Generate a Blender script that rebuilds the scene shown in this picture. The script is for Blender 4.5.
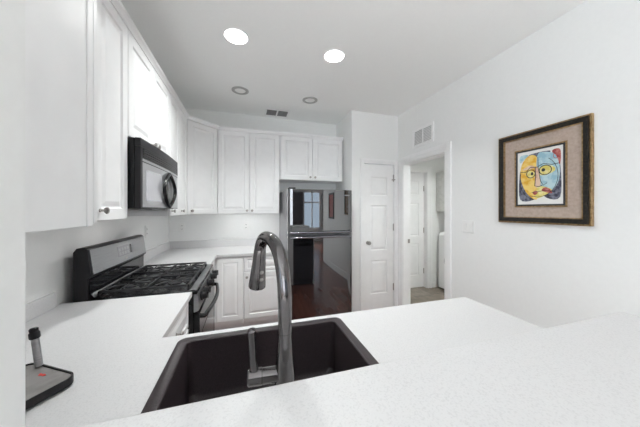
import bpy, bmesh, math, random
from mathutils import Vector, Matrix
random.seed(4)
for o in list(bpy.data.objects):
    bpy.data.objects.remove(o)
SC = bpy.context.scene
COL = SC.collection
PI = math.pi

# ------------------------------------------------------------------ camera
cam_d = bpy.data.cameras.new('camera')
cam_d.sensor_fit = 'HORIZONTAL'; cam_d.sensor_width = 36.0
cam_d.lens = 36.0 * 241.57 / 640.0
cam_d.shift_y = -0.00587
cam_d.clip_start = 0.02
cam = bpy.data.objects.new('camera', cam_d); COL.objects.link(cam)
cam.location = (0, 0, 1.4151); cam.rotation_euler = (PI / 2, 0, -0.2969)
SC.camera = cam

# ------------------------------------------------------------------ world, light, exposure
wd = bpy.data.worlds.new('world'); SC.world = wd; wd.use_nodes = True
bg = wd.node_tree.nodes['Background']
bg.inputs[0].default_value = (0.66, 0.82, 1.0, 1); bg.inputs[1].default_value = 2.6
vs = SC.view_settings
vs.view_transform = 'Standard'; vs.look = 'None'; vs.gamma = 1.0; vs.use_curve_mapping = False
vs.exposure = -0.09
SC.cycles.max_bounces = 24; SC.cycles.diffuse_bounces = 20; SC.cycles.glossy_bounces = 8; SC.cycles.transparent_max_bounces = 12

def area(name, loc, rot, sx, sy, power, color=(1, 1, 1), shape='RECTANGLE'):
    d = bpy.data.lights.new(name, 'AREA'); d.shape = shape; d.size = sx
    if shape in ('RECTANGLE', 'ELLIPSE'): d.size_y = sy
    d.energy = power; d.color = color
    o = bpy.data.objects.new(name, d); COL.objects.link(o)
    o.location = loc; o.rotation_euler = rot
    return o
DAY = (0.99, 0.995, 1.0)
# daylight entering by the living room windows behind the camera
area('daylight_rear_window', (-1.4, -5.05, 1.45), (PI / 2, 0, 0), 3.4, 2.0, 62, DAY)
area('daylight_side_window', (-3.9, -2.3, 1.45), (PI / 2, 0, -PI / 2), 3.0, 2.0, 5, DAY)
sun_d = bpy.data.lights.new('sun', 'SUN'); sun_d.energy = 26.0; sun_d.angle = math.radians(1.0); sun_d.color = (.97, 1, .98)
sun = bpy.data.objects.new('sun', sun_d); COL.objects.link(sun)
sun.rotation_euler = (math.radians(90 - 27), 0, math.radians(-4))     # low sun through the rear living room windows
DOWN_POWER = 12.6; LIVING_POWER = 4.0

# ------------------------------------------------------------------ materials
def mat(name, col, rough=0.5, metal=0.0, spec=0.5, **kw):
    m = bpy.data.materials.new(name); m.use_nodes = True
    b = m.node_tree.nodes['Principled BSDF']
    b.inputs['Base Color'].default_value = (*col, 1)
    b.inputs['Roughness'].default_value = rough
    b.inputs['Metallic'].default_value = metal
    b.inputs['Specular IOR Level'].default_value = spec
    for k, v in kw.items():
        b.inputs[k.replace('_', ' ')].default_value = v
    return m
def nodes(m):
    return m.node_tree.nodes, m.node_tree.links, m.node_tree.nodes['Principled BSDF']
def noise_mix(m, c1, c2, scale, lo=0.4, hi=0.6, detail=3, stretch=None, bump=0.0):
    n, l, b = nodes(m)
    tc = n.new('ShaderNodeTexCoord'); nz = n.new('ShaderNodeTexNoise'); cr = n.new('ShaderNodeValToRGB')
    nz.inputs['Scale'].default_value = scale; nz.inputs['Detail'].default_value = detail
    src = tc.outputs['Object']
    if stretch:
        mp = n.new('ShaderNodeMapping'); mp.inputs['Scale'].default_value = stretch
        l.new(src, mp.inputs[0]); src = mp.outputs[0]
    l.new(src, nz.inputs['Vector']); l.new(nz.outputs['Fac'], cr.inputs[0])
    cr.color_ramp.elements[0].position = lo; cr.color_ramp.elements[1].position = hi
    cr.color_ramp.elements[0].color = (*c1, 1); cr.color_ramp.elements[1].color = (*c2, 1)
    l.new(cr.outputs[0], b.inputs['Base Color'])
    if bump:
        bp = n.new('ShaderNodeBump'); bp.inputs['Strength'].default_value = bump; bp.inputs['Distance'].default_value = 0.002
        l.new(nz.outputs['Fac'], bp.inputs['Height']); l.new(bp.outputs[0], b.inputs['Normal'])
    return m
M = {}
M['wall'] = noise_mix(mat('wall_paint', (.8, .8, .79), .6), (.84, .845, .838), (.85, .855, .848), 40)
M['ceiling'] = noise_mix(mat('ceiling_paint', (.8, .8, .79), .8), (.922, .93, .922), (.93, .938, .93), 60)
M['trim'] = noise_mix(mat('trim_paint', (.84, .84, .83), .35), (.87, .87, .87), (.89, .89, .89), 12)
M['cab'] = noise_mix(mat('cabinet_lacquer', (.86, .86, .86), .42, 0, .4), (.86, .86, .865), (.88, .88, .885), 9)
M['quartz'] = noise_mix(mat('white_quartz', (.86, .86, .86), .45, 0, .35), (.575, .571, .577), (.645, .641, .647), 260, .33, .50, 4)
M['sink'] = noise_mix(mat('composite_sink', (.03, .025, .027), .34), (.020, .014, .016), (.05, .038, .042), 420, .35, .65, 4)
M['steel'] = noise_mix(mat('brushed_steel', (.55, .55, .56), .3, 1.0), (.28, .28, .29), (.38, .38, .39), 8, .3, .7, 4, (1, 1, 60))
M['silver'] = noise_mix(mat('silver_finish', (.55, .55, .56), .32, .9), (.52, .52, .53), (.60, .60, .61), 8, .3, .7, 4, (1, 1, 60))
M['faucet'] = noise_mix(mat('gunmetal', (.34, .32, .32), .14, 1.0), (.15, .142, .144), (.172, .163, .166), 30)
M['nickel'] = mat('satin_nickel', (.42, .40, .38), .28, 1.0)
M['black'] = mat('black_enamel', (.008, .008, .009), .2, 0, .3)
M['blackplastic'] = mat('black_plastic', (.012, .011, .013), .3, 0, .3)
M['iron'] = noise_mix(mat('cast_iron', (.02, .02, .022), .5), (.008, .008, .010), (.02, .02, .023), 200, bump=.2)
M['glass_black'] = mat('black_glass', (.01, .01, .012), .05)
M['fridge'] = mat('mirror_black_lacquer', (.012, .012, .014), .035, 0.0, 1.0, Coat_Weight=1.0, Coat_Roughness=.02, Coat_IOR=2.0)
M['fridge_side'] = noise_mix(mat('grey_cabinet_steel', (.3, .3, .31), .45), (.27, .27, .28), (.33, .33, .34), 300, bump=.1)
M['slats'] = mat('grey_slats', (.33, .33, .33), .6)
M['ventdark'] = mat('grey_duct', (.22, .22, .22), .7)
M['ventgrey'] = mat('pale_grey_filter', (.55, .55, .55), .7)
M['dark'] = mat('dark_cavity', (.05, .05, .05), .8)
M['display'] = mat('display_window', (.32, .32, .33), .12)
M['mwwindow'] = mat('silver_mesh_window', (.60, .60, .63), .16, .55)
M['white_app'] = mat('white_appliance_enamel', (.80, .80, .80), .3)
M['switch'] = mat('white_plastic', (.84, .84, .83), .35)
M['red'] = mat('red_mark', (.6, .05, .04), .4)
M['tray'] = noise_mix(mat('grey_tray_face', (.2, .19, .185), .22), (.22, .205, .20), (.27, .255, .25), 20)
def wood():
    m = mat('cherry_hardwood', (.1, .04, .03), .22)
    n, l, b = nodes(m)
    tc = n.new('ShaderNodeTexCoord'); mp = n.new('ShaderNodeMapping'); mp.inputs['Rotation'].default_value = (0, 0, PI / 2)
    br = n.new('ShaderNodeTexBrick'); br.offset = .37
    for k, v in {'Scale': 1.0, 'Mortar Size': .0015, 'Brick Width': 1.1, 'Row Height': .085, 'Bias': 0.0}.items(): br.inputs[k].default_value = v
    br.inputs['Color1'].default_value = (.135, .039, .025, 1); br.inputs['Color2'].default_value = (.21, .070, .043, 1); br.inputs['Mortar'].default_value = (.03, .012, .01, 1)
    nz = n.new('ShaderNodeTexNoise'); nz.inputs['Scale'].default_value = 6; nz.inputs['Detail'].default_value = 5
    mp2 = n.new('ShaderNodeMapping'); mp2.inputs['Scale'].default_value = (14, 1, 1)
    mx = n.new('ShaderNodeMixRGB'); mx.blend_type = 'MULTIPLY'; mx.inputs[0].default_value = .55
    l.new(tc.outputs['Object'], mp.inputs[0]); l.new(mp.outputs[0], br.inputs['Vector'])
    l.new(tc.outputs['Object'], mp2.inputs[0]); l.new(mp2.outputs[0], nz.inputs['Vector'])
    l.new(br.outputs['Color'], mx.inputs[1]); l.new(nz.outputs['Fac'], mx.inputs[2]); l.new(mx.outputs[0], b.inputs['Base Color'])
    return m
M['wood'] = wood()
def tile():
    m = mat('beige_floor_tile', (.3, .26, .21), .4)
    n, l, b = nodes(m)
    tc = n.new('ShaderNodeTexCoord')
    br = n.new('ShaderNodeTexBrick'); br.offset = 0
    for k, v in {'Scale': 1.0, 'Mortar Size': .004, 'Brick Width': .33, 'Row Height': .33}.items(): br.inputs[k].default_value = v
    br.inputs['Color1'].default_value = (.17, .14, .11, 1); br.inputs['Color2'].default_value = (.22, .185, .15, 1); br.inputs['Mortar'].default_value = (.12, .10, .085, 1)
    nz = n.new('ShaderNodeTexNoise'); nz.inputs['Scale'].default_value = 9; nz.inputs['Detail'].default_value = 6
    mx = n.new('ShaderNodeMixRGB'); mx.blend_type = 'OVERLAY'; mx.inputs[0].default_value = .6
    l.new(tc.outputs['Object'], br.inputs['Vector']); l.new(tc.outputs['Object'], nz.inputs['Vector'])
    l.new(br.outputs['Color'], mx.inputs[1]); l.new(nz.outputs['Fac'], mx.inputs[2]); l.new(mx.outputs[0], b.inputs['Base Color'])
    return m
M['tile'] = tile()
def emit(name, col, s):
    m = bpy.data.materials.new(name); m.use_nodes = True
    b = m.node_tree.nodes['Principled BSDF']
    b.inputs['Base Color'].default_value = (.9, .9, .9, 1)
    b.inputs['Emission Color'].default_value = (*col, 1); b.inputs['Emission Strength'].default_value = s
    return m
M['lit'] = emit('lit_lens', (1, .985, .96), 6.0)
M['dimlens'] = mat('frosted_lens', (.88, .88, .87), .4)
def pane():
    m = bpy.data.materials.new('window_glass'); m.use_nodes = True
    n, l = m.node_tree.nodes, m.node_tree.links
    for x in list(n):
        if x.type != 'OUTPUT_MATERIAL': n.remove(x)
    t = n.new('ShaderNodeBsdfTransparent'); g = n.new('ShaderNodeBsdfGlossy'); g.inputs['Roughness'].default_value = .01
    f = n.new('ShaderNodeFresnel'); f.inputs[0].default_value = 1.3; mx = n.new('ShaderNodeMixShader')
    l.new(f.outputs[0], mx.inputs[0]); l.new(t.outputs[0], mx.inputs[1]); l.new(g.outputs[0], mx.inputs[2])
    l.new(mx.outputs[0], n['Material Output'].inputs[0]); return m
M['pane'] = pane()
M['bounce_rug'] = noise_mix(mat('cream_reflector', (.75, .73, .69), .95), (.82, .81, .80), (.88, .87, .86), 90, bump=.3)  # pale surface of the added floor reflector
M['gold'] = noise_mix(mat('aged_gold', (.35, .22, .1), .42, .6), (.27, .17, .075), (.42, .28, .14), 60)
M['darkframe'] = noise_mix(mat('dark_bronze_frame', (.03, .026, .022), .3, 0, .3), (.010, .009, .008), (.035, .028, .02), 70, .4, .75)
M['matboard'] = noise_mix(mat('beige_suede_mat', (.46, .36, .3), .9), (.42, .335, .28), (.49, .395, .335), 55, .35, .65, 6)
M['paper'] = mat('print_paper', (.80, .79, .77), .5)
M['p_yellow'] = noise_mix(mat('print_yellow', (.8, .45, .04), .6), (.75, .40, .03), (.85, .62, .18), 30)
M['p_blue'] = noise_mix(mat('print_blue', (.35, .55, .65), .6), (.30, .50, .60), (.50, .66, .70), 34)
M['p_navy'] = noise_mix(mat('print_navy', (.06, .06, .10), .6), (.04, .04, .07), (.20, .21, .27), 45)
M['p_red'] = noise_mix(mat('print_red', (.42, .07, .06), .6), (.36, .05, .05), (.55, .2, .17), 50)
M['p_peach'] = noise_mix(mat('print_peach', (.72, .48, .34), .6), (.66, .42, .30), (.78, .58, .44), 40)
M['p_black'] = mat('print_ink', (.03, .03, .035), .6)
M['p_lemon'] = noise_mix(mat('print_lemon', (.75, .66, .2), .6), (.7, .6, .14), (.8, .72, .34), 40)

# ------------------------------------------------------------------ mesh helpers
class MB:
    def __init__(s): s.bm = bmesh.new()
    def face(s, vs, mi=0):
        try:
            f = s.bm.faces.new(vs); f.material_index = mi; return f
        except ValueError: return None
    def box(s, x0, x1, y0, y1, z0, z1, mi=0):
        v = [s.bm.verts.new(p) for p in [(x0, y0, z0), (x1, y0, z0), (x1, y1, z0), (x0, y1, z0), (x0, y0, z1), (x1, y0, z1), (x1, y1, z1), (x0, y1, z1)]]
        for q in [(0, 3, 2, 1), (4, 5, 6, 7), (0, 1, 5, 4), (1, 2, 6, 5), (2, 3, 7, 6), (3, 0, 4, 7)]: s.face([v[i] for i in q], mi)
        return s
    def loft(s, loops, cap0=True, cap1=True, mi=0, mis=None):
        L = [[s.bm.verts.new(p) for p in lp] for lp in loops]; n = len(L[0])
        for k in range(len(L) - 1):
            mm = mis[k] if mis else mi
            for i in range(n):
                j = (i + 1) % n; s.face([L[k][i], L[k][j], L[k + 1][j], L[k + 1][i]], mm)
        if cap0: s.face(list(reversed(L[0])), mis[0] if mis else mi)
        if cap1: s.face(L[-1], mis[-1] if mis else mi)
        return s
    def lathe(s, prof, org=(0, 0, 0), axis=(0, 0, 1), seg=20, mi=0, mis=None):
        q = Vector((0, 0, 1)).rotation_difference(Vector(axis).normalized()); o = Vector(org)
        loops = []
        for r, h in prof:
            r = max(r, 1e-4)
            loops.append([o + q @ Vector((r * math.cos(2 * PI * i / seg), r * math.sin(2 * PI * i / seg), h)) for i in range(seg)])
        return s.loft(loops, mi=mi, mis=mis)
    def tube(s, pts, rad, seg=12, mi=0, ell=None):
        pts = [Vector(p) for p in pts]; n = len(pts)
        if not isinstance(rad, (list, tuple)): rad = [rad] * n
        loops = []; up = None
        for i, p in enumerate(pts):
            t = (pts[min(i + 1, n - 1)] - pts[max(i - 1, 0)]).normalized()
            if up is None:
                a = Vector((0, 0, 1)) if abs(t.z) < .9 else Vector((1, 0, 0)); up = (a - t * a.dot(t)).normalized()
            else: up = (up - t * up.dot(t)).normalized()
            sd = t.cross(up)
            loops.append([p + (up * math.cos(2 * PI * k / seg) + sd * math.sin(2 * PI * k / seg)) * rad[i] for k in range(seg)])
        return s.loft(loops, mi=mi)
    def prism(s, poly, y0, y1, mi=0, ax='y'):
        f = {'y': lambda a, b, t: (a, t, b), 'x': lambda a, b, t: (t, a, b), 'z': lambda a, b, t: (a, b, t)}[ax]
        return s.loft([[f(a, b, y0) for a, b in poly], [f(a, b, y1) for a, b in poly]], mi=mi)
    def grid(s, xs, ys, on, z0, z1, mi=0):
        V = {}
        def vt(i, j, z):
            k = (i, j, z)
            if k not in V: V[k] = s.bm.verts.new((xs[i], ys[j], z))
            return V[k]
        nx, ny = len(xs) - 1, len(ys) - 1
        ok = lambda i, j: 0 <= i < nx and 0 <= j < ny and on(i, j)
        for i in range(nx):
            for j in range(ny):
                if not ok(i, j): continue
                s.face([vt(i, j, z1), vt(i + 1, j, z1), vt(i + 1, j + 1, z1), vt(i, j + 1, z1)], mi)
                s.face([vt(i, j + 1, z0), vt(i + 1, j + 1, z0), vt(i + 1, j, z0), vt(i, j, z0)], mi)
                for (a, b, di, dj) in [((i, j), (i + 1, j), 0, -1), ((i + 1, j), (i + 1, j + 1), 1, 0), ((i + 1, j + 1), (i, j + 1), 0, 1), ((i, j + 1), (i, j), -1, 0)]:
                    if not ok(i + di, j + dj): s.face([vt(*a, z0), vt(*b, z0), vt(*b, z1), vt(*a, z1)], mi)
        return s
    def build(s, name, mats, parent=None, bevel=0, smooth=True, seg=2):
        bmesh.ops.recalc_face_normals(s.bm, faces=s.bm.faces)
        me = bpy.data.meshes.new(name); s.bm.to_mesh(me); s.bm.free()
        if not isinstance(mats, (list, tuple)): mats = [mats]
        for m in mats: me.materials.append(m)
        if smooth:
            for p in me.polygons: p.use_smooth = True
            me.set_sharp_from_angle(angle=math.radians(38))
        o = bpy.data.objects.new(name, me); COL.objects.link(o)
        if parent: o.parent = parent
        if bevel:
            b = o.modifiers.new('bevel', 'BEVEL'); b.width = bevel; b.segments = seg; b.limit_method = 'ANGLE'; b.angle_limit = math.radians(40)
        return o

def tag(o, label, cat, group=None):
    o['label'] = label; o['category'] = cat
    if group: o['group'] = group
    return o
def thing(name, label, cat, loc=(0, 0, 0), rot=0.0, group=None):
    o = bpy.data.objects.new(name, None); COL.objects.link(o); o.empty_display_size = .1
    o.location = loc; o.rotation_euler = (0, 0, rot)
    return tag(o, label, cat, group)
def struct(o, label=None, cat=None):
    o['kind'] = 'structure'
    if label: o['label'] = label
    if cat: o['category'] = cat
    return o
def sbox(name, x0, x1, y0, y1, z0, z1, m, label, cat='wall', bevel=0):
    return struct(MB().box(x0, x1, y0, y1, z0, z1).build(name, m, bevel=bevel, smooth=False), label, cat)
def wall_holes(name, axis, a0, a1, c0, c1, z0, z1, holes, m, label):
    """wall slab along x ('x') or y ('y') with rectangular holes (a0,a1,z0,z1)"""
    A = sorted({a0, a1, *[h[0] for h in holes], *[h[1] for h in holes]}); Z = sorted({z0, z1, *[h[2] for h in holes], *[h[3] for h in holes]})
    def on(i, j):
        ca, cz = (A[i] + A[i + 1]) / 2, (Z[j] + Z[j + 1]) / 2
        return not any(h[0] < ca < h[1] and h[2] < cz < h[3] for h in holes)
    b = MB().grid(A, Z, on, c0, c1)
    for v in b.bm.verts:
        a, z, c = v.co
        v.co = (a, c, z) if axis == 'x' else (c, a, z)
    return struct(b.build(name, m, smooth=False), label, 'wall')

# ------------------------------------------------------------------ key dimensions
XL, XR, YB, YP, H = -.95, 2.06, 3.54, 2.95, 2.74
ZC, ZB = .914, 1.067

# ------------------------------------------------------------------ shell
struct(MB().grid([-4, 2.06, 5], [-5.2, YB + .6], lambda i, j: True, -.05, 0).build('floor', M['wood'], smooth=False), 'dark reddish brown hardwood floor of the kitchen and living room', 'floor')
sbox('floor_laundry', 2.06, 4.0, 2.0, 3.85, 0.0, .004, M['tile'], 'beige tiled floor beyond the doorway', 'floor')
sbox('ceiling', -4.1, 5.1, -5.3, 4.2, H, H + .1, M['ceiling'], 'flat white painted ceiling', 'ceiling')
sbox('wall_left', XL - .12, XL, .49, YB, 0, H, M['wall'], 'white wall behind the range and left counter')
sbox('wall_back', XL - .12, 1.345, YB, YB + .12, 0, H, M['wall'], 'white wall behind the rear cabinets and refrigerator')
wall_holes('wall_pantry_front', 'x', 1.345, XR, YP, YP + .1, 0, H, [(1.525, 1.995, 0, 2.045)], M['wall'], 'white pantry wall with the narrow panelled door')
sbox('wall_pantry_side', 1.345, 1.445, YP + .1, YB + .12, 0, H, M['wall'], 'white pantry side wall beside the refrigerator')
wall_holes('wall_right', 'y', -.75, YB + .12, XR, XR + .12, 0, H, [(2.10, 2.85, 0, 2.045)], M['wall'], 'white right wall with the framed print and open doorway')
sbox('wall_near', -4, -.326, .37, .49, 0, H, M['wall'], 'white wall end at the far left edge of view')
sbox('wall_bar', -.326, 1.19, .37, .49, 0, 1.037, M['wall'], 'white half wall carrying the raised bar top')
sbox('wall_bar_sill', XR, 5, -.87, -.75, 0, H, M['wall'], 'white wall returning behind the right wall')
bpy.data.objects['wall_bar_sill'].name = 'wall_return'
RW = [(-3.1, .3, .5, 2.4), (2.15, 3.25, .55, 2.25)]
wall_holes('wall_rear', 'x', -4, 5, -5.3, -5.2, 0, H, RW, M['wall'], 'white living room wall with windows behind the viewer')
wall_holes('wall_side', 'y', -5.2, .37, -4.1, -4, 0, H, [(-3.8, -.8, .5, 2.4)], M['wall'], 'white living room wall on the left behind the viewer')
sbox('wall_side_right', 5, 5.1, -5.2, -.75, 0, H, M['wall'], 'white living room wall on the right behind the viewer')
# laundry room
wall_holes('wall_laundry_back', 'x', 2.18, 4.0, 3.60, 3.72, 0, H, [(2.36, 3.13, 0, 2.10)], M['wall'], 'white laundry room wall around its panelled door')
sbox('wall_laundry_right', 3.98, 4.08, 1.4, 3.60, 0, H, M['wall'], 'white laundry room wall behind the white appliance')
sbox('wall_laundry_near', 2.18, 4.0, 1.4, 1.5, 0, H, M['wall'], 'white near wall of the laundry room')
sbox('baseboard_right', XR - .015, XR, -.75, 2.0, 0, .13, M['trim'], 'white baseboard along the right wall', 'baseboard', .004)
sbox('baseboard_laundry', 3.23, 3.30, 3.585, 3.60, .004, .1, M['trim'], 'short white baseboard beside the laundry door', 'baseboard', .003)

def window(n, axis, a0, a1, z0, z1, c0, c1, mulls, transom, label):
    r = thing('window_%d' % n, label, 'window'); struct(r)
    fr = MB()
    def bx(b, p0, p1, q0, q1, d0, d1):
        if axis == 'x': b.box(p0, p1, d0, d1, q0, q1)
        else: b.box(d0, d1, p0, p1, q0, q1)
    w = .05
    bx(fr, a0, a1, z0, z0 + w, c0, c1); bx(fr, a0, a1, z1 - w, z1, c0, c1)
    bx(fr, a0, a0 + w, z0 + w, z1 - w, c0, c1); bx(fr, a1 - w, a1, z0 + w, z1 - w, c0, c1)
    for mx in mulls: bx(fr, mx - .035, mx + .035, z0 + w, z1 - w, c0, c1)
    if transom: bx(fr, a0 + w, a1 - w, transom - .03, transom + .03, c0 + .01, c1 - .01)
    fr.build('window_frame', M['trim'], r, smooth=False)
    pn = MB(); cm = (c0 + c1) / 2
    bx(pn, a0 + w, a1 - w, z0 + w, z1 - w, cm - .003, cm + .003)
    pn.build('pane', M['pane'], r, smooth=False)
window(1, 'x', -3.1, .3, .5, 2.4, -5.28, -5.22, [-1.97, -.83], 1.9, 'wide living room window behind the viewer')
window(2, 'x', 2.15, 3.25, .55, 2.25, -5.28, -5.22, [2.7], 1.75, 'paired window with a transom mirrored in the refrigerator door')
window(3, 'y', -3.8, -.8, .5, 2.4, -4.08, -4.02, [-2.8, -1.8], 1.9, 'wide living room window on the left behind the viewer')

# door casings
def casing(name, axis, a0, a1, zt, c_face, sign, w, label, jamb=None):
    """casing round an opening a0..a1, top zt, sits on plane c_face and projects by sign*0.018"""
    b = MB()
    def bx(p0, p1, q0, q1, t0, t1):
        lo, hi = sorted((c_face + sign * t0, c_face + sign * t1))
        if axis == 'x': b.box(p0, p1, lo, hi, q0, q1)
        else: b.box(lo, hi, p0, p1, q0, q1)
    bx(a0 - w, a0, 0, zt + w, 0, .012); bx(a1, a1 + w, 0, zt + w, 0, .012); bx(a0, a1, zt, zt + w, 0, .012)
    e, o = w - .002, w * .45
    bx(a0 - e, a0 - o, 0, zt + e, .0121, .02); bx(a1 + o, a1 + e, 0, zt + e, .0121, .02); bx(a0 - o, a1 + o, zt + o, zt + e, .0121, .02)
    if jamb:
        j0, j1 = jamb
        def jb(p0, p1, q0, q1):
            if axis == 'x': b.box(p0, p1, j0, j1, q0, q1)
            else: b.box(j0, j1, p0, p1, q0, q1)
        jb(a0, a0 + .015, 0, zt); jb(a1 - .015, a1, 0, zt); jb(a0 + .015, a1 - .015, zt - .015, zt)
    return struct(b.build(name, M['trim'], smooth=False, bevel=.002), label, 'door trim')
casing('trim_1', 'x', 1.525, 1.995, 2.045, YP, -1, .062, 'white casing round the narrow pantry door')
t2 = casing('trim_2', 'y', 2.10, 2.85, 2.045, XR, -1, .085, 'white casing round the open doorway in the right wall', (XR, XR + .12))
sp = MB().box(2.135, 2.165, 2.826, 2.8355, .955, 1.01).build('strike_plate', M['nickel'], t2, .002); sp['label'] = 'small dark metal strike plate'
casing('trim_3', 'x', 2.36, 3.13, 2.10, 3.60, -1, .09, 'white casing round the laundry room door', (3.60, 3.72))

# ------------------------------------------------------------------ interior doors
def panel_leaf(w, h, t, panels, rec=.009):
    """local: x 0..w, z 0..h, face towards -y at y=-t"""
    b = MB(); xs = sorted({0, w, *[p[0] for p in panels], *[p[1] for p in panels]}); zs = sorted({0, h, *[p[2] for p in panels], *[p[3] for p in panels]})
    def on(i, j):
        a, z = (xs[i] + xs[i + 1]) / 2, (zs[j] + zs[j + 1]) / 2
        return not any(p[0] < a < p[1] and p[2] < z < p[3] for p in panels)
    b.grid(xs, zs, on, 0, t)
    for v in b.bm.verts: v.co = (v.co.x, -v.co.z, v.co.y)
    for (x0, x1, z0, z1) in panels:
        R = lambda i, y: [(x0 + i, y, z0 + i), (x1 - i, y, z0 + i), (x1 - i, y, z1 - i), (x0 + i, y, z1 - i)]
        b.loft([R(0, 0), R(0, -t + rec * .3), R(.008, -t + rec), R(.016, -t + rec), R(.04, -t + .002)])
    return b
def door_knob(parent, x, y, z, name='knob'):
    return MB().lathe([(.026, 0), (.026, .006), (.011, .010), (.011, .03), (.024, .038), (.027, .05), (.022, .06), (.0, .063)], (x, y, z), (0, -1, 0)).build(name, M['nickel'], parent)
def hinge(parent, x, y, z):
    MB().box(x - .004, x + .016, y - .004, y, z - .045, z + .045).lathe([(.006, -.05), (.006, .05)], (x + .006, y - .006, z), (0, 0, 1), 10).build('hinge', M['nickel'], parent)
d1 = thing('door_1', 'narrow white three panel pantry door with nickel knob', 'door', (1.53, YP + .045, 0)); struct(d1)
pw = .460
panel_leaf(pw, 2.03, .035, [(.10, pw - .10, 1.60, 1.86), (.10, pw - .10, .85, 1.47), (.10, pw - .10, .25, .71)]).build('leaf', M['trim'], d1, smooth=False).location = (0, 0, .008)
door_knob(d1, .055, -.035, .965)
for z in (1.86, 1.17, .33): hinge(d1, pw - .006, -.035, z)
MB().lathe([(.007, 0), (.007, .05)], (pw - .03, -.04, 1.835), (1, -1, 0), 8).build('door_stop', M['nickel'], d1)
d2 = thing('door_2', 'white six panel door inside the laundry room', 'door', (2.376, 3.715, 0)); struct(d2)
lw = .738
lp = []
for (a, c) in ((.11, .34), (.40, .63)):
    lp += [(a, c, 1.68, 1.93), (a, c, .93, 1.53), (a, c, .22, .80)]
panel_leaf(lw, 2.075, .035, lp).build('leaf', M['trim'], d2, smooth=False).location = (0, 0, .008)
door_knob(d2, .06, -.035, .95)
for z in (1.80, 1.04, .30): hinge(d2, lw - .006, -.035, z)

# ------------------------------------------------------------------ cabinets
def cab_door(w, h, t=.020, fr=.055):
    R = lambda i, y: [(i, y, i), (w - i, y, i), (w - i, y, h - i), (i, y, h - i)]
    return MB().loft([R(0, 0), R(0, -t + .004), R(.004, -t), R(fr, -t), R(fr + .006, -t + .008), R(fr + .014, -t + .008), R(fr + .036, -t + .0015), R(fr + .040, -t + .0015)])
def cab_knob(parent, x, y, z):
    MB().lathe([(.008, 0), (.008, .003), (.005, .006), (.005, .016), (.012, .020), (.0155, .025), (.014, .030), (.0, .033)], (x, y, z), (0, -1, 0), 16).build('knob', M['nickel'], parent)
def front(parent, x0, x1, z0, z1, knob=None, kind='door', g=.003):
    b = cab_door(x1 - x0 - 2 * g, z1 - z0 - 2 * g, fr=.055 if kind == 'door' else .03)
    bmesh.ops.translate(b.bm, verts=b.bm.verts, vec=(x0 + g, -.001, z0 + g))
    d = b.build(kind, M['cab'], parent, smooth=False)
    if knob: cab_knob(d, knob[0], -.021, knob[1])
    return d
UB, UT = 1.362, 2.40
def upper(name, label, loc, rot, w, d, z0, z1, fronts, group=None):
    """wall cabinet; local x along the front, front plane at y=0, carcass behind it"""
    r = thing(name, label, 'wall cabinet', loc, rot, group)
    MB().box(.001, w - .001, 0, d, z0, z1).build('carcass', M['cab'], r, .002)
    for f in fronts: front(r, *f)
    return r
DX = -.632           # carcass plane of the left run (doors project 2 cm to -0.61)
DL = DX - XL - .001
upper('wall_cabinet', 'white wall cabinet with one tall door left of the microwave, knob at its near edge', (DX, 1.245, 0), PI / 2, .310, DL, UB, UT, [(0, .310, UB, UT, (.045, 1.412))])
upper('wall_cabinet', 'short white two door wall cabinet directly above the microwave', (DX, 1.557, 0), PI / 2, .752, DL, 1.815, UT, [(0, .376, 1.815, UT, (.341, 1.855)), (.376, .752, 1.815, UT, (.411, 1.855))])
upper('wall_cabinet', 'white single door wall cabinet between the microwave and the diagonal corner cabinet', (DX, 2.311, 0), PI / 2, .626, DL, UB, UT, [(0, .31, UB, UT, (.045, 1.404)), (.31, .626, UB, UT, (.365, 1.404))])
d_ = bpy.data.lights.new('added_cabinet_fill', 'AREA'); d_.shape = 'RECTANGLE'; d_.size = .70; d_.size_y = .03; d_.energy = 1.3; d_.color = (.99, 1, .985)  # added fill lamp without a fixture, brightens the wall below the rear cabinets
lo_ = bpy.data.objects.new('added_cabinet_fill', d_); COL.objects.link(lo_); lo_.location = (.04, 3.27, UB - .006); lo_.rotation_euler = (math.radians(12), 0, 0)
# diagonal corner cabinet
BY = 3.222
ca = thing('wall_cabinet', 'white diagonal corner wall cabinet with one door', 'wall cabinet', (DX, 2.9385, 0), math.atan2(BY - 2.9385, -.337 - DX))
ang = ca.rotation_euler.z; cw = math.hypot(BY - 2.9385, -.337 - DX)
b = MB(); poly = [(DX, 2.9385), (-.337, BY), (-.337, YB - .001), (XL + .001, YB - .001), (XL + .001, 2.9385)]
inv = Matrix.Rotation(-ang, 3, 'Z')
pl = [(inv @ Vector((x - DX, y - 2.9385, 0))) for x, y in poly]
b.prism([(p.x, p.y) for p in pl], UB, UT, ax='z').build('carcass', M['cab'], ca, .002)
front(ca, .012, cw - .012, UB, UT, (.055, 1.404))
upper('wall_cabinet', 'tall white two door wall cabinet on the back wall left of the refrigerator', (-.335, BY, 0), 0, .757, YB - BY - .001, UB, UT, [(0, .376, UB, UT, (.346, 1.404)), (.376, .757, UB, UT, (.408, 1.404))])
upper('wall_cabinet', 'short white two door wall cabinet above the refrigerator', (.4235, BY, 0), 0, .9, YB - BY - .001, 1.815, UT, [(.012, .448, 1.815, UT, (.414, 1.858)), (.448, .890, 1.815, UT, (.482, 1.858))])
# near cabinet hung on the far side of the near wall, seen from its end
nc = thing('wall_cabinet', 'white wall cabinet at far left seen from its plain end panel', 'wall cabinet', (-.390, .793, 0), PI)
MB().box(.004, .555, .029, .302, 1.376, UT).build('carcass', M['cab'], nc, .001)
MB().box(0, .0035, .0285, .302, 1.3725, UT).build('end_panel', M['cab'], nc, .001)
MB().box(-.002, .555, .003, .028, 1.3715, UT).build('face_frame', M['cab'], nc, .002)
front(nc, -.003, .277, 1.376, UT, (.235, 1.41)); front(nc, .277, .55, 1.376, UT, (.315, 1.41))

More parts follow.
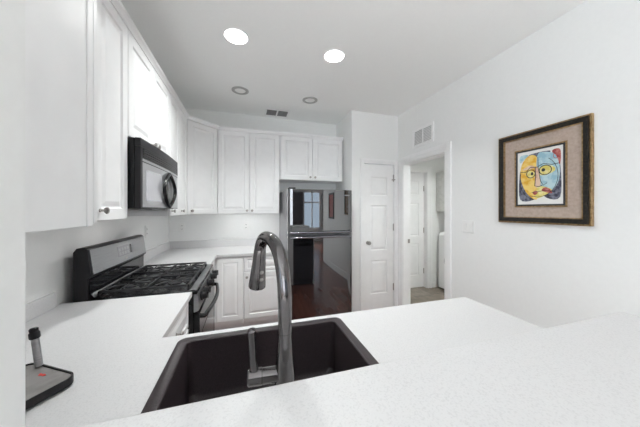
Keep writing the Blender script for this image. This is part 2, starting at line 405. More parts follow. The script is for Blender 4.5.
def sweep(path, prof, closed=False):
    """profile (out, z) swept along a plan polyline, outward to the right of travel"""
    b = MB(); P = [Vector((x, y, 0)) for x, y in path]; loops = []
    for i, p in enumerate(P):
        t0 = (P[i] - P[i - 1]).normalized() if i else None
        t1 = (P[i + 1] - P[i]).normalized() if i < len(P) - 1 else None
        n0 = Vector((t0.y, -t0.x, 0)) if t0 else None; n1 = Vector((t1.y, -t1.x, 0)) if t1 else None
        if n0 is None: m = n1
        elif n1 is None: m = n0
        else: m = (n0 + n1) / (1 + n0.dot(n1))
        loops.append([p + m * o + Vector((0, 0, z)) for o, z in prof])
    return b.loft(loops)
cp = [(-.02, UT + .0005), (.023, UT + .0005), (.025, UT + .012), (.030, UT + .020), (.038, UT + .028), (.040, UT + .045), (-.02, UT + .045)]
cr = sweep([(DX, 1.247), (DX, 2.9385), (-.335, BY), (1.3225, BY)], cp).build('trim_4', M['cab'], smooth=False)
struct(cr, 'white crown moulding along the tops of the wall cabinets', 'crown moulding')
cr2 = sweep([(-.388, .50), (-.388, .793), (-.943, .793)], [(-.02, UT + .0005), (.005, UT + .0005), (.02, UT + .028), (.022, UT + .045), (-.02, UT + .045)])
cr2 = cr2.build('trim_5', M['cab'], smooth=False); struct(cr2, 'white crown moulding on the near left wall cabinet', 'crown moulding')

# base cabinets
def base(label, loc, rot, w, d, fronts, group=None, hollow=False):
    r = thing('base_cabinet', label, 'base cabinet', loc, rot, group)
    if hollow:
        MB().box(0, .018, 0, d, .10, .883).box(w - .018, w, 0, d, .10, .883).box(.018, w - .018, 0, d, .10, .118).box(.018, w - .018, d - .01, d, .118, .60).box(.018, w - .018, 0, .018, .62, .66).build('carcass', M['cab'], r, .001)
    else:
        MB().box(0, w, 0, d, .10, .883).build('carcass', M['cab'], r, .002)
    MB().box(0, w, .06, .08, 0.0005, .099).build('toe_kick', M['cab'], r)
    for f in fronts: front(r, *f)
    return r
base('white base cabinet with drawer stack under the left counter before the range', (-.355, 1.092, 0), PI / 2, .548, .59, [(0, .548, .70, .875, (.274, .79), 'drawer'), (0, .548, .42, .695, (.274, .56), 'drawer'), (0, .548, .12, .415, (.274, .27), 'drawer')])
base('white corner base cabinet between the range and the rear counter', (-.355, 2.412, 0), PI / 2, .50, .59, [(0, .485, .12, .875, (.04, .80))])
base('white single door base cabinet beside the corner on the back wall', (-.352, 2.932, 0), 0, .325, .60, [(.035, .322, .15, .875, None)])
base('white base cabinet with one drawer over a door left of the refrigerator', (-.026, 2.932, 0), 0, .47, .60, [(.003, .468, .70, .875, (.235, .79), 'drawer'), (.003, .468, .15, .695, (.035, .64))])
base('white sink base cabinet on the far side of the peninsula', (.60, 1.062, 0), PI, .93, .565, [(.0, .465, .12, .875, (.43, .8)), (.465, .92, .12, .875, (.50, .8))], hollow=True)
dw = thing('dishwasher', 'black dishwasher under the peninsula, mirrored in the refrigerator door', 'dishwasher', (1.185, 1.062, 0), PI)
MB().box(.002, .578, 0, .56, .09, .882).box(.01, .57, .05, .5, 0.0005, .09).build('body', M['blackplastic'], dw)
MB().box(.002, .578, -.03, -.001, .10, .74).build('door', M['black'], dw, .004)
MB().box(.002, .578, -.03, -.001, .745, .88).build('control_panel', M['black'], dw, .004)
MB().box(.08, .50, -.055, -.031, .76, .785).build('handle', M['black'], dw, .006)
ep = MB().box(1.187, 1.203, .495, 1.075, .0005, .883).build('end_panel', M['cab'], bevel=.001); tag(ep, 'white end panel closing the right end of the peninsula', 'cabinet panel')

# ------------------------------------------------------------------ countertops
ct = thing('countertop', 'white quartz sink counter running along the peninsula and the left wall', 'countertop')
hx0, hx1, hy0, hy1 = -.228, .395, .655, 1.035
xs = [XL + .001, -.315, hx0, hx1, 1.208]; ys = [.4905, hy0, hy1, 1.0885, 1.641]
MB().grid(xs, ys, lambda i, j: (j < 3 and not (i == 2 and j == 1)) or (j == 3 and i == 0), .884, ZC).build('slab', M['quartz'], ct, .003, smooth=False)
MB().box(XL + .001, XL + .017, .4905, 1.585, ZC + .0005, ZC + .078).build('backsplash', M['quartz'], ct, .002)
ct2 = thing('countertop', 'white quartz counter in the rear corner between range and refrigerator', 'countertop')
MB().grid([XL + .001, -.315, .445], [2.409, 2.895, YB - .001], lambda i, j: not (i == 1 and j == 0), .884, ZC).build('slab', M['quartz'], ct2, .003, smooth=False)
MB().box(XL + .001, XL + .02, 2.414, YB - .021, ZC + .0005, ZC + .095).box(XL + .001, .445, YB - .02, YB - .001, ZC + .0005, ZC + .095).build('backsplash', M['quartz'], ct2, .002)
tag(MB().box(-.325, 1.229, .06, .4864, 1.0375, ZB).build('bar_top', M['quartz'], bevel=.004), 'raised white quartz bar top in the foreground', 'countertop')

# ------------------------------------------------------------------ sink
def rrect(x0, x1, y0, y1, r, z, n=6):
    out = []
    for cx, cy, a0 in ((x1 - r, y1 - r, 0), (x0 + r, y1 - r, PI / 2), (x0 + r, y0 + r, PI), (x1 - r, y0 + r, 1.5 * PI)):
        for k in range(n + 1):
            a = a0 + k * PI / 2 / n; out.append((cx + r * math.cos(a), cy + r * math.sin(a), z))
    return out
sk = thing('kitchen_sink', 'dark composite single bowl sink set in the peninsula counter', 'sink', (0, 0, 0))
sx0, sx1, sy0, sy1 = -.247, .413, .638, 1.052
rr = lambda i, r, z: rrect(sx0 + i, sx1 - i, sy0 + i, sy1 - i, r, z)
MB().loft([rr(.023, .01, .70), rr(.023, .01, .9145), rr(0, .03, .9145), rr(.0, .03, .9165), rr(.002, .03, .918), rr(.033, .022, .918), rr(.036, .02, .915), rr(.037, .02, .90), rr(.044, .03, .72), rr(.055, .04, .703), rr(.09, .05, .70)], cap0=True, cap1=True).build('basin', M['sink'], sk)
MB().lathe([(.055, .7005), (.055, .703), (.046, .704), (.04, .7015), (.0, .7015)], (.083, .86, 0), (0, 0, 1), 28).build('drain', M['nickel'], sk)

# ------------------------------------------------------------------ faucet
fc = thing('faucet', 'tall gunmetal pull down kitchen faucet with side lever at the sink', 'faucet', (.088, .572, ZC))
dirv = Vector((.033 - .088, .745 - .572, 0)).normalized()
MB().lathe([(.031, .0005), (.031, .006), (.027, .010), (.0255, .03), (.0245, .08), (.0235, .12), (.020, .155), (.0165, .185), (.0158, .20), (.0158, .21)], seg=28).build('body', M['faucet'], fc)
pts = [Vector((0, 0, .2105)), Vector((0, 0, .245))]
z_s, z_p, r_p, r_e = .265, .4255, .112, .052
for k in range(0, 15):
    a = PI / 2 * k / 14; ca_, sa_ = max(math.cos(a), 0) ** .82, math.sin(a) ** .82
    pts.append(dirv * (r_p * (1 - ca_)) + Vector((0, 0, z_s + (z_p - z_s) * sa_)))
for k in range(1, 9):
    a = math.radians(70) * k / 8; pts.append(dirv * (r_p + r_e * math.sin(a)) + Vector((0, 0, z_p - .056 * (1 - math.cos(a)))))
MB().tube(pts, [.0160] * 3 + [.0166] * (len(pts) - 3), 20).build('spout', M['faucet'], fc)
tang = (dirv * .22 + Vector((0, 0, -1))).normalized(); p0 = pts[-1]
hd = MB().lathe([(.0150, -.004), (.0172, .006), (.0178, .02), (.0195, .05), (.0228, .09), (.0250, .115), (.0248, .121), (.020, .123), (.0, .121)], p0, tang, 24).build('spray_head', M['faucet'], fc)
side = Vector((.42, -.90, 0)); side = (side - tang * side.dot(tang)).normalized()
for s_, rr_ in ((.068, .0213), (.090, .0232)):
    q = p0 + tang * s_ + side * (rr_ - .0035)
    bt = MB().lathe([(.0062, 0), (.0062, .003), (.0045, .004), (.0, .004)], q, side, 14).build('button', M['nickel'], hd); bt['label'] = 'small round grey button'
vb = MB().lathe([(.017, .0), (.0175, .02), (.0175, .052), (.0185, .053), (.0185, .082), (.016, .085), (0, .085)], (0, 0, .115), (-1, .08, .0), 22).build('valve_body', M['faucet'], fc)
MB().tube([(-.070, .006, .128), (-.073, .006, .16), (-.075, .004, .205), (-.076, .0, .226), (-.078, -.003, .230)], [.0105, .0085, .009, .0095, .004], 14).build('lever', M['faucet'], fc)

# ------------------------------------------------------------------ tray on the left counter
tr = thing('tray', 'grey square tray with thick black rim and upright silver handle on the left counter', 'tray', (-.607, .841, ZC), math.radians(-33))
tl = lambda i, r, z: rrect(-.105 + i, .105 - i, -.105 + i, .105 - i, r, z)
MB().loft([tl(.008, .03, .001), tl(0, .03, .006), tl(0, .03, .026), tl(.0015, .028, .0285), tl(.0045, .026, .028), tl(.005, .025, .022), tl(.04, .02, .0215)]).build('rim', M['blackplastic'], tr)
MB().loft([tl(.0056, .024, .0218), tl(.0056, .024, .0245)]).build('plate', M['tray'], tr)
MB().prism([(-.008, .074), (.000, .068), (.007, .072), (.013, .070), (.017, .077), (.008, .079), (-.001, .075), (-.006, .079)], .0247, .0256, ax='z').build('red_mark', M['red'], tr)
MB().lathe([(.0, .0247), (.022, .0247), (.022, .030), (.014, .034), (.0, .034)], (-.055, -.06, 0), (0, 0, 1), 20).build('knob', M['blackplastic'], tr)
MB().box(.055, .068, -.01, .003, .0247, .0251).build('small_mark', M['dark'], tr)
hs = Vector((-.050, .093, .0292)); ha = Vector((-.19, -.02, 1)).normalized()
hn = MB().lathe([(.0090, 0), (.0090, .080), (.0082, .082), (0, .082)], hs, ha, 20).build('handle', M['steel'], tr)
MB().lathe([(.0105, .0825), (.0125, .086), (.0125, .100), (.0098, .104), (.0105, .112), (.007, .116), (0, .116)], hs, ha, 20).build('handle_cap', M['blackplastic'], hn)

# ------------------------------------------------------------------ gas range
gr = thing('gas_range', 'black and stainless gas range with cast iron grates on the left wall', 'range', (-.31, 1.645, 0), PI / 2)
# local: x along the front 0..0.76, front plane y=0 (world x=-0.31), back y=0.62, outward -y
W = .76
MB().box(0.002, W - .002, .0, .595, .04, .895).box(.02, W - .02, .03, .6, .0005, .04).build('body', M['black'], gr, .003)
MB().loft([[(.0, -.02, .895), (W, -.02, .895), (W, .515, .895), (0, .515, .895)], [(.0, -.02, .912), (W, -.02, .912), (W, .515, .912), (0, .515, .912)], [(.012, .0, .920), (W - .012, .0, .920), (W - .012, .51, .920), (.012, .51, .920)], [(.03, .03, .916), (W - .03, .03, .916), (W - .03, .50, .916), (.03, .50, .916)]]).build('cooktop', M['black'], gr, smooth=False)
MB().prism([(-.001, .78), (-.03, .79), (-.035, .81), (-.022, .893), (-.001, .893)], .002, W - .002, ax='x').build('control_panel', M['steel'], gr, .002)
kn = Vector((0, -1, .16)).normalized()
for kx in (.09, .20, .38, .56, .67):
    k_ = MB().lathe([(.030, .0), (.030, .007), (.024, .011), (.022, .034), (.018, .038), (0, .038)], (kx, -.0295, .852), kn, 18)
    k_.box(kx - .005, kx + .005, -.074, -.045, .837, .879).build('knob', M['blackplastic'], gr)
od = MB().box(.004, W - .004, -.035, -.001, .20, .775).build('oven_door', M['black'], gr, .005)
MB().box(.12, W - .12, -.037, -.0355, .32, .62).build('window', M['glass_black'], od)
hp = [(.04, -.034, .745), (.045, -.06, .742)] + [(.05 + .66 * t, -.06 - .030 * math.sin(PI * t), .742) for t in [i / 12 for i in range(13)]] + [(.715, -.06, .742), (.72, -.034, .745)]
MB().tube(hp, .014, 12).build('handle', M['black'], od)
MB().box(.004, W - .004, -.032, -.001, .05, .19).build('drawer', M['black'], gr, .004)
# backguard
bgd = MB().prism([(.522, .896), (.590, .896), (.590, 1.180), (.575, 1.203), (.540, 1.205), (.525, 1.195), (.505, 1.045), (.524, 1.030), (.524, .95), (.522, .94)], 0.0, W, ax='x').build('backguard', M['blackplastic'], gr, .004)
pv = lambda x, z, o: (x, .525 - (1.195 - z) * .1333 - o, z)
def slab_on(x0, x1, z0, z1, o0, o1):
    return MB().loft([[pv(x0, z0, o0), pv(x1, z0, o0), pv(x1, z1, o0), pv(x0, z1, o0)], [pv(x0, z0, o1), pv(x1, z0, o1), pv(x1, z1, o1), pv(x0, z1, o1)]])
slab_on(.012, W - .012, 1.055, 1.190, .0003, .004).build('backguard_face', M['steel'], bgd)
slab_on(.30, .50, 1.095, 1.165, .0042, .0055).build('display', M['display'], bgd)
slab_on(.47, .498, 1.10, 1.16, .0056, .0064).build('clock_window', M['glass_black'], bgd)
slab_on(.385, .425, 1.066, 1.080, .0042, .0052).build('badge', M['nickel'], bgd)
for i in range(4):
    for j in range(2):
        slab_on(.312 + i * .038, .340 + i * .038, 1.104 + j * .028, 1.124 + j * .028, .0056, .0062).build('button', M['steel'], bgd)
MB().box(.012, W - .012, .5195, .5235, .945, 1.026).build('vent_strip', M['glass_black'], bgd)
MB().loft([[(.02, .502, .9215), (W - .02, .502, .9215), (W - .02, .519, .941), (.02, .519, .941)], [(.02, .498, .9235), (W - .02, .498, .9235), (W - .02, .516, .944), (.02, .516, .944)]]).build('steel_strip', M['steel'], bgd)
MB().box(.012, W - .012, -.018, .022, .9155, .9225).build('front_trim', M['steel'], gr, .002)
# burners and grates
for bx_, by_, br_ in ((.17, .14, .045), (.17, .39, .036), (.59, .14, .036), (.59, .39, .045), (.38, .265, .04)):
    bu = MB().lathe([(br_ + .016, .9165), (br_ + .014, .924), (br_, .927), (0, .927)], (bx_, by_, 0), (0, 0, 1), 24).build('burner', M['steel'], gr)
    MB().lathe([(br_ - .004, .9275), (br_ - .002, .931), (br_ - .004, .937), (0, .939)], (bx_, by_, 0), (0, 0, 1), 24).build('burner_cap', M['iron'], bu)
def grate(x0, x1, y0, y1, cs):
    g = MB(); z0, z1 = .938, .950; t = .005
    for y in (y0, y1, (y0 + y1) / 2): g.box(x0, x1, y - t, y + t, z0, z1)
    for x in (x0 + t, x1 - t): g.box(x - t, x + t, y0 - t, y1 + t, z0, z1)
    for (cx, cy) in cs:
        for k in range(8):
            a = k * PI / 4; r1 = .105 if k % 2 == 0 else .125
            ex = min(max(cx + r1 * math.cos(a), x0), x1); ey = min(max(cy + r1 * math.sin(a), y0), y1)
            sx, sy = cx + .024 * math.cos(a), cy + .024 * math.sin(a)
            g.tube([(sx, sy, z1 + .001), ((sx + ex) / 2, (sy + ey) / 2, z1 + .002), (ex, ey, z1 - .004)], [.0042, .0048, .0052], 6)
    for x in (x0 + t, x1 - t):
        for y in (y0, y1): g.box(x - .006, x + .006, y - .006, y + .006, .9230 if y < .03 else .9165, z0)
    g.build('grate', M['iron'], gr)
grate(.035, .298, .035, .49, [(.17, .14), (.17, .39)])
grate(.302, .458, .035, .49, [(.38, .265)])
grate(.462, .725, .035, .49, [(.59, .14), (.59, .39)])

# ------------------------------------------------------------------ microwave
mw = thing('microwave', 'over the range microwave with silver door and black oval handle', 'microwave', (-.585, 1.560, 1.42), PI / 2)
MW = .748
MB().box(0, MW, .0, .36, .0, .392).build('body', M['black'], mw, .004)
MB().box(.04, .30, .05, .30, -.008, -.0005).box(.42, .70, .05, .30, -.008, -.0005).build('filter', M['slats'], mw)
d_ = bpy.data.lights.new('added_range_fill', 'AREA'); d_.shape = 'RECTANGLE'; d_.size = .30; d_.size_y = .10; d_.energy = 1.1; d_.color = (1, .985, .97)  # unseen fill lamp added below the microwave to lift the left wall
lo_ = bpy.data.objects.new('added_range_fill', d_); COL.objects.link(lo_); lo_.parent = mw; lo_.location = (MW / 2, .04, -.012)
def bow(x): return -.030 - .014 * math.sin(PI * x / MW)
def mwband(x0, x1, z0, z1, off, thick, n=14):
    loops = []
    for i in range(n + 1):
        x = x0 + (x1 - x0) * i / n; yb = bow(x) - off
        loops.append([(x, yb, z0), (x, yb, z1), (x, yb + thick, z1), (x, yb + thick, z0)])
    return MB().loft(loops)
md = mwband(.0, MW, .004, .345, 0, .028).build('door', M['blackplastic'], mw)
mwband(.022, MW - .004, .010, .262, .0008, .0006).build('door_skin', M['silver'], md)
mwband(.022, MW - .004, .268, .282, .0008, .0006).build('door_trim', M['silver'], md)
mwband(.06, .30, .045, .225, .0022, .001).build('window', M['mwwindow'], md)
mv = mwband(.0, MW, .348, .392, 0, .028).build('vent_panel', M['blackplastic'], mw)
for i in range(4): mwband(.03, MW - .02, .290 + i * .0135, .299 + i * .0135, .004, .003).build('slat', M['black'], md)
cx_, cz_, rx_, rz_ = .44, .134, .135, .118
for sgn in (-1, 1):
    pts = []
    for i in range(17):
        t = -1 + 2 * i / 16; x = cx_ + sgn * rx_ * math.cos(t * PI / 2) ** .85 if abs(t) < 1 else cx_
        z = cz_ + rz_ * t; pts.append((x, bow(x) - .010 - .006 * math.cos(t * PI / 2), z))
    MB().tube(pts, .012, 10).build('handle', M['black'], md)
mwband(cx_ - .022, cx_ + .022, cz_ - .115, cz_ + .115, .0035, .002, 4).build('control_strip', M['glass_black'], md)

# ------------------------------------------------------------------ refrigerator
fg = thing('refrigerator', 'glossy black top freezer refrigerator beside the pantry wall', 'refrigerator', (.462, 2.76, 0), 0)
FW, FH = .80, 1.66
MB().box(0, FW, .075, .76, .03, FH).build('cabinet', M['fridge_side'], fg, .005)
for fx in (.05, FW - .09): MB().box(fx, fx + .04, .1, .7, .0005, .03).build('foot', M['blackplastic'], fg)
def bulge(x, z, z0, z1): return -.007 * math.sin(PI * x / FW)
def fdoor(z0, z1):
    n = 24; loops = []
    for i in range(n + 1):
        x = FW * i / n; e = min(x, FW - x); y = bulge(x, 0, 0, 1) + (.012 - e) ** 2 / .012 * 1.0 if e < .012 else bulge(x, 0, 0, 1)
        loops.append([(x, y, z0), (x, y, z1), (x, .068, z1), (x, .068, z0)])
    return MB().loft(loops)
fd1 = fdoor(1.135, FH - .004).build('freezer_door', M['fridge'], fg, smooth=True)
fd2 = fdoor(.06, 1.105).build('refrigerator_door', M['fridge'], fg, smooth=True)
def fhandle(zc, par, dz):
    pts = [(.03, -.008, zc + dz), (.035, -.035, zc)] + [(.05 + .70 * i / 10, -.040 - .008 * math.sin(PI * i / 10), zc) for i in range(11)] + [(FW - .035, -.035, zc), (FW - .03, -.008, zc + dz)]
    MB().tube(pts, .0105, 12).build('handle', M['fridge_handle'], par)
M['fridge_handle'] = mat('dark_gloss_handle', (.30, .30, .33), .2, .9)
fhandle(1.148, fd1, .012); fhandle(1.092, fd2, -.012)
MB().box(.70, .765, -.0035, -.0022, 1.585, 1.600).build('badge', M['steel'], fd1)
MB().box(.01, .09, .01, .12, FH + .0005, FH + .014).build('hinge_cover', M['blackplastic'], fg, .004)

# ------------------------------------------------------------------ ceiling fixtures
def downlight(loc, lit, label, group=None, power=DOWN_POWER):
    r = thing('recessed_light', label, 'ceiling light', loc, 0, group)
    MB().lathe([(.094, -.0005), (.093, -.005), (.088, -.008), (.084, -.007), (.083, -.002), (.085, -.0005)] if lit else [(.092, -.0005), (.090, -.006), (.075, -.010), (.060, -.008), (.058, -.002), (.060, -.0005)], seg=36).build('trim_ring', M['trim'] if lit else M['nickel2'], r)
    MB().lathe([(.0825, -.0008), (.0825, -.005), (.07, -.008), (0, -.009)] if lit else [(.0575, -.0008), (.0575, -.003), (.05, -.004), (0, -.005)], seg=32).build('lens', M['lit'] if lit else M['dimlens'], r)
    if lit:
        d = bpy.data.lights.new('lamp', 'AREA'); d.shape = 'DISK'; d.size = .12; d.spread = math.radians(127); d.energy = power; d.color = (.965, 1, .985)
        lo = bpy.data.objects.new('lamp', d); COL.objects.link(lo); lo.parent = r; lo.location = (0, 0, -.014)
    return r
M['nickel2'] = mat('satin_trim', (.48, .48, .47), .4, .7)
downlight((-.072, 1.95, H), True, 'glowing recessed ceiling light nearer the left wall cabinets')
downlight((.725, 1.952, H), True, 'glowing recessed ceiling light to the right, nearer the picture wall')
downlight((-.062, 2.825, H), False, 'unlit grey rimmed recessed light left of the ceiling vent')
downlight((.738, 2.825, H), False, 'unlit grey rimmed recessed light right of the ceiling vent')
for lx, ly in ((-1.9, -1.7), (.4, -1.8), (2.6, -2.4), (-2.2, -3.4), (.4, -3.6)):  # unseen downlights added behind the viewer for extra light
    downlight((lx, ly, H), True, 'unseen recessed light added in the living room behind the viewer', 'added living room lights', LIVING_POWER)
downlight((2.95, 2.4, H), True, 'recessed ceiling light of the laundry room', None, 19.0)

cv = thing('ceiling_vent', 'small white ceiling vent with two dark louvre banks near the back wall', 'vent', (.405, 3.33, H))
MB().grid([-.165, -.14, -.01, .01, .14, .165], [-.125, -.095, .095, .125], lambda i, j: not (j == 1 and i in (1, 3)), -.008, -.0005).build('frame', M['trim'], cv, smooth=False)
MB().box(-.14, .14, -.095, .095, -.0018, -.0006).build('cavity', M['ventdark'], cv)
for x0 in (-.14, .01):
    for i in range(5): MB().box(x0 + .001, x0 + .129, -.088 + i * .042, -.080 + i * .042, -.007, -.002).build('louvre', M['slats'], cv)

# ------------------------------------------------------------------ right wall fixtures
rv = thing('return_vent', 'white return air grille with two grey louvre banks above the doorway', 'vent', (XR, 2.445, 2.315), -PI / 2)
# local x -> world -y ; outward -y local -> world -x
g = MB().grid([-.18, -.15, -.006, .006, .15, .18], [-.115, -.085, .085, .115], lambda i, j: not (j == 1 and i in (1, 3)), .0005, .012)
for v in g.bm.verts: v.co = (v.co.x, -v.co.z, v.co.y)
g.build('frame', M['trim'], rv, smooth=False)
MB().box(-.149, .149, -.002, -.0006, -.084, .084).build('cavity', M['ventgrey'], rv)
for x0 in (-.149, .007):
    for i in range(9):
        MB().loft([[(x0, -.003, -.080 + i * .018), (x0 + .142, -.003, -.080 + i * .018), (x0 + .142, -.009, -.086 + i * .018 + .008), (x0, -.009, -.086 + i * .018 + .008)], [(x0, -.003, -.078 + i * .018), (x0 + .142, -.003, -.078 + i * .018), (x0 + .142, -.009, -.084 + i * .018 + .008), (x0, -.009, -.084 + i * .018 + .008)]]).build('louvre', M['trim'], rv)
sw = thing('light_switch', 'white double rocker switch plate right of the doorway', 'switch', (XR, 1.818, 1.252), -PI / 2)
MB().box(-.06, .06, -.007, -.0005, -.058, .058).build('plate', M['switch'], sw, .003)
for x in (-.03, .022): MB().loft([[(x - .012, -.0072, -.033), (x + .02, -.0072, -.033), (x + .02, -.0072, .033), (x - .012, -.0072, .033)], [(x - .012, -.0090, -.033), (x + .02, -.0090, -.033), (x + .02, -.0125, .033), (x - .012, -.0125, .033)]]).build('rocker', M['switch'], sw)
def outlet(loc, rot, label):
    o = thing('outlet', label, 'outlet', loc, rot)
    MB().box(-.035, .035, -.006, -.0005, -.058, .058).build('plate', M['switch'], o, .002)
    for z in (-.022, .022):
        s = MB().box(-.015, .015, -.0085, -.0062, z - .014, z + .014).build('socket', M['switch'], o, .002)
        MB().box(-.008, -.005, -.0089, -.0086, z - .006, z + .006).box(.005, .008, -.0089, -.0086, z - .006, z + .006).build('slot', M['dark'], s)
outlet((-.80, YB, 1.185), 0, 'white wall outlet on the back wall near the corner')
outlet((0.0, YB, 1.187), 0, 'white wall outlet on the back wall left of the refrigerator')
outlet((XL, 2.80, 1.20), PI / 2, 'white wall outlet on the left wall behind the range')

# framed print: local x -> world -y (0 at the far edge), z up, outward -y -> world -x
ar = thing('framed_print', 'dark framed abstract print with yellow and pale blue shapes on the right wall', 'picture', (XR, 1.509, 1.312), -PI / 2)
AW, AH, AD = .577, .701, .036
def ring(x0, x1, z0, z1, w, y0, y1, w2=None, y2=None):
    b = MB()
    o = [(x0, z0), (x1, z0), (x1, z1), (x0, z1)]; i_ = [(x0 + w, z0 + w), (x1 - w, z0 + w), (x1 - w, z1 - w), (x0 + w, z1 - w)]
    Lp = [[(x, y0, z) for x, z in o], [(x, y1, z) for x, z in o], [(x, (y1 if y2 is None else y2), z) for x, z in i_], [(x, y0, z) for x, z in i_]]
    b.loft(Lp, cap0=False, cap1=False)
    vs = list(b.bm.verts)
    for k in range(4): b.face([vs[k], vs[(k + 1) % 4], vs[12 + (k + 1) % 4], vs[12 + k]])
    return b
ring(0, AW, 0, AH, .012, -.0008, -AD + .012).build('outer_moulding', M['gold'], ar, .002)
ring(.0122, AW - .0122, .0122, AH - .0122, .030, -.0008, -AD, None, -AD + .010).build('frame', M['darkframe'], ar, .002)
ring(.0424, AW - .0424, .0424, AH - .0424, .006, -.0008, -AD + .012).build('inner_moulding', M['gold'], ar)
mx, mz = .131, .128
MB().box(.0486, AW - .0486, -.012, -.001, .0486, AH - .0486).build('mat_board', M['matboard'], ar)
ix0, ix1, iz0, iz1 = .124, .453, .122, .566
ring(ix0, ix1, iz0, iz1, .010, -.0125, -.016).build('fillet', M['gold'], ar)
ring(ix0 + .0101, ix1 - .0101, iz0 + .0101, iz1 - .0101, .011, -.0125, -.0175).build('liner', M['p_black'], ar)
px0, px1, pz0, pz1 = ix0 + .0215, ix1 - .0215, iz0 + .0215, iz1 - .0215
PWD, PHT = px1 - px0, pz1 - pz0
mats_p = [M[k] for k in ('paper', 'p_navy', 'p_yellow', 'p_blue', 'p_lemon', 'p_peach', 'p_red', 'p_black')]
pr = MB().box(px0, px1, -.0140, -.0125, pz0, pz1, 0)
layer = [0]
def P2(u, v): return (px0 + u * PWD, pz0 + v * PHT)
def smoothpoly(pts, n=5):
    out = []; m = len(pts)
    for i in range(m):
        p0, p1, p2, p3 = [Vector(pts[(i + k) % m]) for k in (-1, 0, 1, 2)]
        for k in range(n):
            t = k / n
            out.append(.5 * ((2 * p1) + (p2 - p0) * t + (2 * p0 - 5 * p1 + 4 * p2 - p3) * t * t + (3 * p1 - p0 - 3 * p2 + p3) * t ** 3))
    return [(p.x, p.y) for p in out]
def blob(pts, mi, sm=True):
    layer[0] += 1; y = -.0140 - layer[0] * .00006
    pp = smoothpoly(pts) if sm else pts
    vs = [pr.bm.verts.new((P2(u, v)[0], y, P2(u, v)[1])) for u, v in pp]
    f = pr.face(vs, mi)
    if f: bmesh.ops.triangulate(pr.bm, faces=[f])
def stroke(pts, w, mi=7):
    layer[0] += 1; y = -.0140 - layer[0] * .00006
    Q = [Vector(P2(u, v)) for u, v in pts]; L_, R2 = [], []
    for i, p in enumerate(Q):
        t = (Q[min(i + 1, len(Q) - 1)] - Q[max(i - 1, 0)]).normalized(); n_ = Vector((-t.y, t.x)) * w * PWD / 2
        L_.append(pr.bm.verts.new((p.x + n_.x, y, p.y + n_.y))); R2.append(pr.bm.verts.new((p.x - n_.x, y, p.y - n_.y)))
    for i in range(len(Q) - 1): pr.face([L_[i], L_[i + 1], R2[i + 1], R2[i]], mi)
arc = lambda cx, cy, rx, ry, a0, a1, n=18: [(cx + rx * math.cos(math.radians(a0 + (a1 - a0) * k / n)), cy + ry * math.sin(math.radians(a0 + (a1 - a0) * k / n))) for k in range(n + 1)]
blob([(.06, .10), (.93, .14), (.94, .93), (.06, .93)], 0, False)
blob([(.06, .10), (.42, .10), (.24, .26), (.15, .45), (.06, .64)], 1)
blob([(.94, .12), (.62, .14), (.82, .32), (.90, .50), (.94, .70)], 1)
blob([(.28, .93), (.74, .94), (.60, .84), (.40, .82)], 1)
blob([(.06, .80), (.07, .93), (.26, .93), (.18, .86)], 3)
blob([(.78, .93), (.94, .93), (.94, .68), (.88, .76)], 6)
blob([(.36, .11), (.20, .24), (.08, .48), (.09, .74), (.26, .91), (.46, .86), (.50, .5), (.48, .12)], 2)
blob([(.46, .87), (.64, .93), (.84, .86), (.93, .64), (.91, .40), (.78, .24), (.58, .18), (.47, .24)], 3)
blob([(.44, .12), (.60, .14), (.78, .24), (.60, .32), (.46, .30)], 4)
blob([(.47, .62), (.60, .70), (.80, .66), (.84, .58), (.66, .52), (.50, .54)], 4)
blob([(.42, .66), (.49, .66), (.54, .38), (.50, .32), (.42, .34)], 5)
blob([(.12, .66), (.30, .73), (.42, .68), (.30, .66)], 5)
blob([(.36, .21), (.42, .25), (.48, .22), (.42, .17)], 6)
blob([(.56, .25), (.64, .30), (.74, .26), (.78, .19), (.66, .21)], 6)
blob([(.20, .56), (.30, .63), (.42, .57), (.32, .50)], 4)
stroke(arc(.32, .57, .10, .075, 0, 360), .018); stroke(arc(.64, .61, .13, .085, 0, 360), .020)
blob(arc(.35, .57, .03, .03, 0, 330, 8), 7); blob(arc(.60, .615, .04, .03, 0, 330, 8), 7)
stroke([(.08, .62), (.20, .61), (.30, .69), (.46, .68), (.60, .73), (.78, .69), (.92, .70)], .016)
stroke([(.42, .68), (.43, .50), (.41, .34), (.50, .32), (.58, .34)], .018)
stroke([(.48, .86), (.49, .66), (.54, .42), (.60, .34), (.68, .38)], .014)
stroke(arc(.46, .46, .40, .38, 160, 262), .012); stroke(arc(.52, .50, .38, .36, -80, 60), .012)
stroke([(.30, .16), (.48, .13), (.68, .16), (.84, .15)], .012); stroke([(.34, .22), (.50, .235), (.66, .24), (.80, .22)], .012)
stroke(arc(.86, .84, .05, .05, 0, 300), .014, 6)
pr.build('print', mats_p, ar, smooth=False)

# second picture, on the right wall beside the viewer; seen mirrored in the freezer door
p2 = thing('framed_picture', 'narrow dark framed picture mirrored in the upper refrigerator door', 'picture', (XR, .22, 1.20), -PI / 2)
ring(0, .42, 0, .62, .04, -.0008, -.03).build('frame', M['darkframe'], p2)
MB().box(.041, .379, -.012, -.001, .041, .579).build('print', M['p_red'], p2)

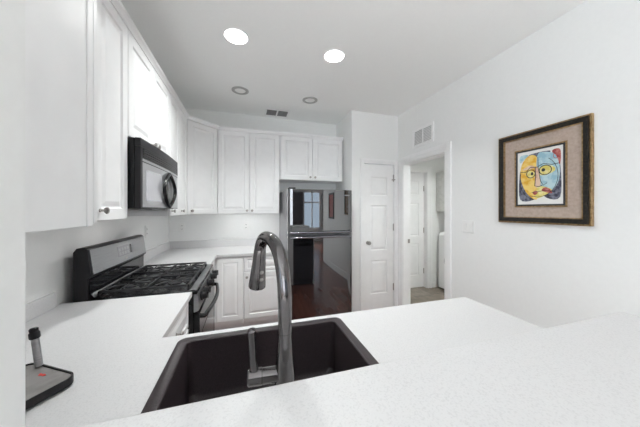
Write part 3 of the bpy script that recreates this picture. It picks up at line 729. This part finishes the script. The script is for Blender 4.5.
bk = thing('bookcase', 'tall dark bookcase mirrored at the left of the freezer door', 'bookcase', (1.28, -4.98, 0), PI)
M['espresso'] = mat('espresso_wood', (.02, .014, .011), .4)
bb = MB()
for x in (-.80, -.015, .77): bb.box(x, x + .03, -.0, .20, .0005, 2.2)
for k in range(6):
    bb.box(-.7699, -.0151, -.0, .19, .05 + k * .425, .08 + k * .425); bb.box(.0151, .7699, -.0, .19, .05 + k * .425, .08 + k * .425)
bb.box(-.7699, .7699, .191, .20, .05, 2.2).build('frame', M['espresso'], bk)
am = thing('added_dark_block', 'dark block added to darken the reflection right of the window in the freezer door', 'added_dark_block', (3.95, -4.70, 0), PI)  # made-up piece, stands there only to darken the refrigerator's reflection
MB().box(-.55, .55, 0, .48, .0005, 2.15).build('body', M['espresso'], am, .005)
for x in (-.54, .003): MB().box(x, x + .537, -.022, -.001, .08, 2.13).build('door', M['espresso'], am, .004)
rg = thing('added_reflector', 'unseen cream sheet added behind the viewer to bounce sunlight to the ceiling', 'bounce_rug', (-.9, -2.3, 0))  # unseen reflector added on the floor, throws sun up to the kitchen ceiling
MB().prism([(-2.2, -2.3), (2.2, -2.3), (2.2, 2.3), (-2.2, 2.3)], .0005, .010, ax='z').build('bounce_face', M['bounce_rug'], rg, .004)

# ------------------------------------------------------------------ laundry room contents
lc = thing('laundry_cabinet', 'pale grey wall cabinet in the laundry room above the appliance', 'wall cabinet', (3.325, 2.75, 0), -PI / 2)
M['laundry'] = noise_mix(mat('pale_grey_laminate', (.6, .6, .58), .5), (.56, .56, .54), (.62, .62, .60), 20)
MB().box(-.84, -.004, 0, .64, 1.375, 2.09).build('carcass', M['laundry'], lc, .002)
for a in (-.838, -.42): MB().box(a, a + .412, -.02, -.001, 1.385, 2.085).build('door', M['laundry'], lc, .003)
ws = thing('washing_machine', 'white laundry appliance with rounded top edge beyond the doorway', 'washing machine', (3.295, 2.90, .004), -PI / 2)
def wprof(x0, x1):
    pr_ = [(0, .03), (0, .93)] + [(.09 - .09 * math.cos(a), .93 + .09 * math.sin(a)) for a in [PI / 2 * k / 6 for k in range(1, 7)]] + [(.62, 1.02), (.62, .03)]
    return MB().prism(pr_, x0, x1, ax='x')
wprof(-.62, 0).build('body', M['white_app'], ws, .012)
for x in (-.58, -.08): MB().lathe([(.02, 0.0005), (.02, .03)], (x, .08, 0), (0, 0, 1), 12).lathe([(.02, 0.0005), (.02, .03)], (x, .54, 0), (0, 0, 1), 12).build('foot', M['blackplastic'], ws)
MB().lathe([(.17, 0), (.17, .01), (.13, .014), (.12, .004), (0, .004)], (-.31, -.0005, .52), (0, -1, 0), 28).build('door', M['display'], ws)
